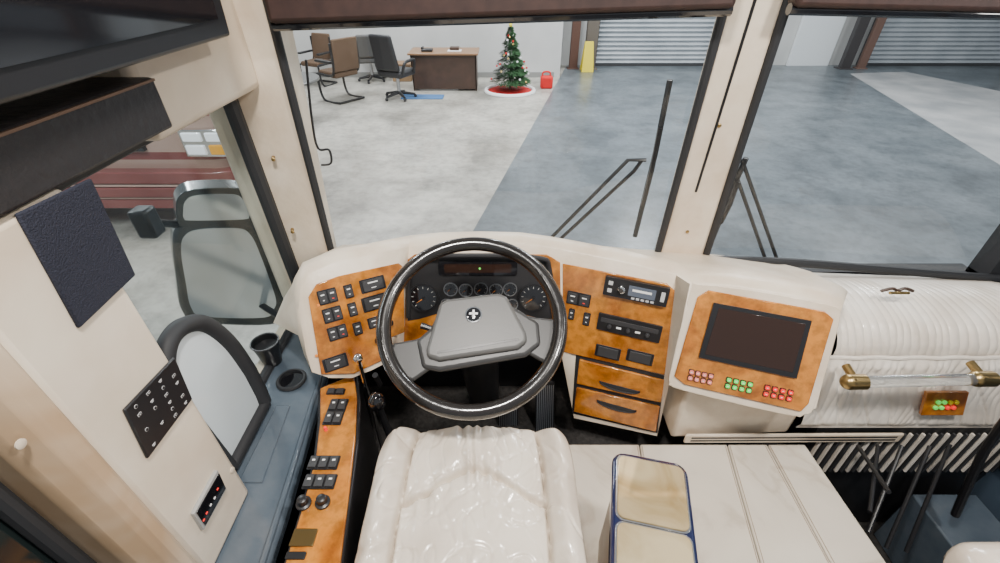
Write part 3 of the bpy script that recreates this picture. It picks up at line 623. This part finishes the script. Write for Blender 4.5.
T=thing('heater_grille','dark barred grille with pale slats beside the entry steps','grille',(1.4,.97,1.0))
b=MB()
for k in range(34):
    m_=ruffle if k%2==0 else dgrey
    b.prism([(1.09+k*.021,.915,.98),(1.097+k*.021,.915,.98),(1.104+k*.021,.925,1.185),(1.097+k*.021,.925,1.185)],(0,.010,0),m_)
b.obj('slats',T); MB().box(1.08,1.815,.944,.975,.56,1.199,blk).obj('backing',T)
T=thing('entry_steps','dark entry steps with pale nosings inside the door','steps',(1.4,.6,.55))
for (xa,y0,y1,z) in ((1.55,.62,.90,.86),(1.45,.36,.61,.76),(1.35,.1,.35,.66)):
    MB().box(xa,1.79,y0,y1,.55,z,slate).obj('step',T,bevel=.006)
    MB().box(xa+.002,1.788,y0-.001,y0+.03,z+.0005,z+.006,ruffle).obj('step_nosing',T)
MB().box(1.078,1.085,-.25,.92,.56,1.0,blk).obj('trim_13',kind='structure',label='black side of the entry well')
T=thing('entry_railing','black metal railing of slanted bars beside the entry steps','railing',(1.2,.7,1.0))
for (u0,v0,u1,v1) in ((838,492,858,446),(850,512,878,446),(868,532,902,446),(886,548,930,446),(906,552,950,444)):
    q0,q1=Y(u0,v0,.68),Y(u1,v1,.885); q0.x=max(q0.x,1.10); MB().tube([q0,q1],.0065,blk).obj('rail_bar',T)
T=thing('door_lever','slim black slanted entry door handle','handle',Y(985,440,.8))
pts=[Y(1012,412,.80),Y(985,450,.80),Y(966,490,.78),Y(955,515,.76)]
MB().tube(smooth(pts,6),.012,blk).obj('lever',T)
T=thing('passenger_seat','ivory leather passenger seat at the entry','seat',(1.2,.3,1.15))
MB().box(.945,1.45,-.05,.455,1.40,1.52,leather).obj('cushion',T,bevel=.055,seg=5); MB().box(1.12,1.33,.0,.32,.66,1.40,blk).obj('base',T,bevel=.01)
MB().box(1.12,1.33,.0,.32,.55,.66,blk).obj('base_foot',T)
# =====================================================  CENTRE ARMREST CONSOLE
c=V((.316,.44,1.53)); ay=V((.052,.232,0)).normalized(); ax=V((ay.y,-ay.x,0))
fB=Fr(c,c+ax,c+ay)
T=thing('console_box','console box with navy gloss rim and gold lid','console',(c.x,c.y,1.15))
MB().rr(fB,0,0,.172,.375,.03,-.035,0,navy).obj('rim',T,bevel=.008,seg=3)
for (bb,h) in ((.098,.157),(-.080,.197)):
    MB().rr(fB,0,bb,.156,h,.018,.0,.003,chrome).obj('chrome_edge',T,bevel=.001)
    MB().rr(fB,0,bb,.148,h-.008,.016,.003,.007,marble).obj('lid',T,bevel=.003)
MB().rr(fB,0.004,0,.150,.345,.03,-.379,-.035,cream).obj('pedestal',T,bevel=.01)
# =====================================================  SIDE WOOD CONSOLE
KZ=1.48; fK=Fr((0,0,KZ),(1,0,KZ),(0,1,KZ))
T=thing('side_console','honey burl wood side console with switches','console',(-.43,.6,1.0))
b=MB(); outK=[(320,388),(354,374),(357,400),(355,440),(348,500),(340,563),(332,600),(272,600),(285,563),(303,505),(316,455),(320,420)]
b.fpoly(fK,outK,-.012,0,wood); kw=b.obj('wood_top',T,bevel=.003)
b=MB(); b.fpoly(fK,[(317,388),(357,371),(360,400),(358,440),(350,500),(341,563),(333,600),(268,600),(281,563),(299,505),(312,455),(316,420)],-.47,-.012,blk); b.obj('console_body',T,bevel=.004)
def sK(u,v,w,h,n,mk=True,rows=1):
    a,b_,W,H=fK.rect(u,v,w,h); m=MB(); m.rr(fK,a,b_,W,H,.003,0,.003,blk)
    for r in range(rows):
        for k in range(n):
            aa=a-W/2+W*(k+.5)/n; b2=b_-H/2+H*(r+.5)/rows; m.rr(fK,aa,b2,W/n*.78,H/rows*.78,.002,.003,.008,dgrey)
            if mk: m.rr(fK,aa,b2+H/rows*.1,W/n*.3,H/rows*.12,.0005,.008,.0086,white)
    m.obj('switch_cluster',kw,bevel=.0008)
sK(336,412,18,26,2,True,2); sK(324,463,30,14,3); sK(320,482,32,15,3); sK(336,392,18,6,2,False)
for u,v in ((304,504),(323,503)):
    a,b_=fK.at(u,v); MB().lathe(fK,a,b_,[(.017,0),(.017,.006),(.012,.008),(.011,.022),(.008,.024)],blk,20).obj('dial_knob',kw)
a,b_,W,H=fK.rect(304,538,24,18); MB().rr(fK,a,b_,W,H,.003,0,.004,brass).obj('brass_plate',kw,bevel=.001)
a,b_,W,H=fK.rect(296,556,20,8); MB().rr(fK,a,b_,W,H,.003,0,.004,blk).obj('socket_plate',kw,bevel=.001)
a,b_=fK.at(326,430); MB().lathe(fK,a,b_,[(.005,0),(.004,.012),(.003,.013)],red,12).obj('red_knob',kw)
T=thing('control_lever','black lever with round knob beside the steering column','lever',Z(377,412,1.0))
q=Y(377,402,.80); q0=q+V((.02,.05,0)); q0.z=1.0; MB().tube([q0,q],[.014,.010],blk).obj('lever_stem',T); MB().sphere(q,.024,blkg,sc=(1,1,1.3)).obj('knob',T)
q=Y(375,375,.84); b=MB(); b.tube([q,q+V((0,.02,-.06))],.008,blk); b.obj('lever_stem',T)
T=thing('chrome_lever','small chrome knobbed lever by the side console','lever',Y(358,362,.88))
q=Y(358,358,.88); MB().tube([V((q.x,q.y+.01,1.0)),q],.006,chrome).obj('lever_stem',T); MB().sphere(q,.014,chrome).obj('knob',T)
# =====================================================  FOOTWELL / PEDALS
T=thing('steering_column','black steering column shroud rising from the footwell','steering column',(-.06,1.1,1.0))
W0=V((-.070,.853,1.757)); el=math.radians(60); nW=V((0,-math.cos(el),math.sin(el)))
MB().tube([W0-nW*.055,W0-nW*.25,W0-nW*.5,V((-.062,1.22,1.0))],[.045,.06,.065,.06],blk,seg=18).obj('column_shroud',T)
MB().tube([W0-nW*.14+V((-.04,0,0)),W0-nW*.12+V((-.15,.03,.01))],[.006,.009],blk).obj('stalk',T)
MB().tube([W0-nW*.14+V((.04,0,0)),W0-nW*.12+V((.14,.03,.01))],[.006,.009],blk).obj('stalk',T)
def pedal(u,v,w,l,name,lab):
    p=Y(u,v,1.12); fr=Fr(p,p+V((1,0,0)),p+V((0,.5,1))); T=thing(name,lab,'pedal',(p.x,p.y,1.0))
    MB().rr(fr,0,0,w,l,.01,-.01,0,blk).obj('pedal_plate',T,bevel=.003)
    b=MB()
    for k in range(9): b.rr(fr,(k-4)*w/10,0,w*.045,l*.85,.001,0,.004,steel)
    b.obj('grip_ribs',T); MB().tube([p-fr.n*.01,p-fr.n*.05+V((0,.03,0)),V((p.x,p.y+.08,1.0))],.012,blk).obj('pedal_arm',T)
pedal(545,408,.075,.22,'accelerator_pedal','ribbed metal and black accelerator pedal'); pedal(508,415,.08,.10,'brake_pedal','black ribbed brake pedal')
MB().box(-.56,.21,1.30,1.33,1.0,1.48,blkr).obj('trim_12',kind='structure',label='black footwell bulkhead')
# =====================================================  STEERING WHEEL
fW=Fr(W0,W0+V((1,0,0)),W0+V((0,math.sin(el),math.cos(el))))
T=thing('steering_wheel','large black steering wheel with broad spokes and grey hub pad','steering wheel',W0)
R=.2205
MB().tube([fW.w(R*math.cos(k*math.tau/96),R*math.sin(k*math.tau/96)) for k in range(96)],.0188,mat('wheel_rim_leather',(.014,.012,.011),.22,bump=.05,coat=.7),closed=True,seg=18).obj('rim',T)
def wing(pix,nm,m,c0,c1,bv=.008): MB().fpoly(fW,pix,c0,c1,m).obj(nm,T,bevel=bv,seg=3)
wing([(432,330),(432,366),(412,380),(397,374),(390,354),(392,342),(415,338)],'spoke',grey,-.026,-.008,.006)
wing([(520,312),(524,350),(546,362),(557,350),(560,328),(556,318),(536,316)],'spoke',grey,-.026,-.008,.006)
wing([(416,340),(430,328),(440,308),(504,301),(520,310),(539,322),(541,344),(526,356),(440,371),(422,368)],'hub_base',grey,-.022,.002,.010)
wing([(440,305),(447,301),(498,295),(507,298),(526,334),(527,343),(518,350),(440,362),(427,358),(427,350)],'horn_pad',lgrey,-.002,.016,.012)
wing([(438,353),(518,340),(519,342),(438,355.5)],'pad_seam',blk,.0155,.0166,.0003)
a,b_=fW.at(474,317); m=MB(); m.lathe(fW,a,b_,[(.021,.014),(.021,.019),(.018,.0195)],chrome,28); m.lathe(fW,a,b_,[(.018,.0195),(.017,.020)],blkg,28)
m.rr(fW,a,b_,.005,.024,.001,.020,.0212,white); m.rr(fW,a,b_+.002,.022,.005,.001,.020,.0212,white); m.obj('emblem',T)
# =====================================================  DRIVER SEAT
T=thing('driver_seat','ivory leather driver seat cushion with gathered panels','seat',(-.058,.4,1.0))
cx=-.060
def seatf(i,j):
    a=2*i-1; bq=2*j-1
    hw=.254; x=cx+a*hw*(1-.08*max(0,-bq)**8); y=.742-.66*j-.040*abs(a)**4*(1-j)
    z=1.50
    z+= .036*math.exp(-((abs(a)-.80)/.13)**2)
    z-= .10*ss((abs(a)-.90)/.10)**1.5; z-=.10*ss((-bq-.90)/.10)**1.5
    z+=.014*math.exp(-((j-.14)/.1)**2)
    aj=.60+.05*math.sin(j*4)
    z-=.022*math.exp(-((abs(a)-aj)/.018)**2)*ss((j-.03)/.06)
    jl=.27-.05*math.cos(a*5)
    if abs(a)<aj:
        z-=.022*math.exp(-((j-jl)/.009)**2)
        j2=.62+.03*math.cos(a*4); z-=.016*math.exp(-((j-j2)/.009)**2)
        z+=.020*(1-(a/aj)**2)
        z+=.004*nz(a*3,j*4,2)
        w=9*nz(a*2.2,j*2)+3*nz(a*6,j*4,3)
        z+=.0075*math.sin(a*38+w)*math.exp(-(abs(j-jl)/.055)**1.2)
        z+=.0050*math.sin(a*30+w)*math.exp(-((j-.06)/.05)**2)
        z+=.0050*math.sin(a*34+w+1)*math.exp(-(abs(j-j2)/.045)**1.3)
        z+=.0040*crease(a*3.2+j*3,j*8,4,.10)+.0025*crease(a*7,j*10,6,.12)
    else:
        z+=.004*nz(a*4,j*9,9)+.0065*math.sin(j*56+7*nz(a*3,j*3,5))*math.exp(-((abs(a)-aj)/.14)**2)+.004*crease(a*3,j*9,14,.12)
    return V((x,y,z))
MB().grid(seatf,210,220,leather).obj('cushion',T,ang=80)
MB().box(cx-.215,cx+.215,.10,.645,1.32,1.42,cream).obj('cushion_base',T,bevel=.03,seg=3)
MB().box(cx-.15,cx+.15,.12,.55,1.0,1.32,blk).obj('pedestal',T,bevel=.01)
# =====================================================  LIGHTS
w=bpy.data.worlds.new('world'); bpy.context.scene.world=w; w.use_nodes=True
w.node_tree.nodes['Background'].inputs[0].default_value=(.90,.95,1,1); w.node_tree.nodes['Background'].inputs[1].default_value=.42
def area(n,loc,rot,sx,sy,e,col=(1,1,1)):
    l=bpy.data.lights.new(n,'AREA'); l.shape='RECTANGLE'; l.size=sx; l.size_y=sy; l.energy=e; l.color=col
    o=bpy.data.objects.new(n,l); bpy.context.scene.collection.objects.link(o); o.location=loc; o.rotation_euler=rot
for i,(x,y) in enumerate(((-4,6),(-3,10.5),(3,6),(4,11),(8,8),(1,9))): area('garage_area_light',(x,y,5),(0,0,0),.4,2.5,290,(.95,.98,1))
area('garage_area_light',(-4,1.8,4.2),(math.radians(25),0,0),.4,2.0,130,(.95,.98,1))  # added fill lamp with no known fixture, brightens the motorhome outside
area('cab_light',(-.1,.25,3.3),(math.radians(15),0,0),.18,.14,38,(1,.95,.88))
area('cab_light',(.9,.2,3.2),(math.radians(15),0,0),.14,.14,29,(1,.95,.88))
area('cab_light',(1.6,.6,2.6),(0,math.radians(80),0),.10,.9,5,(1,.97,.93))
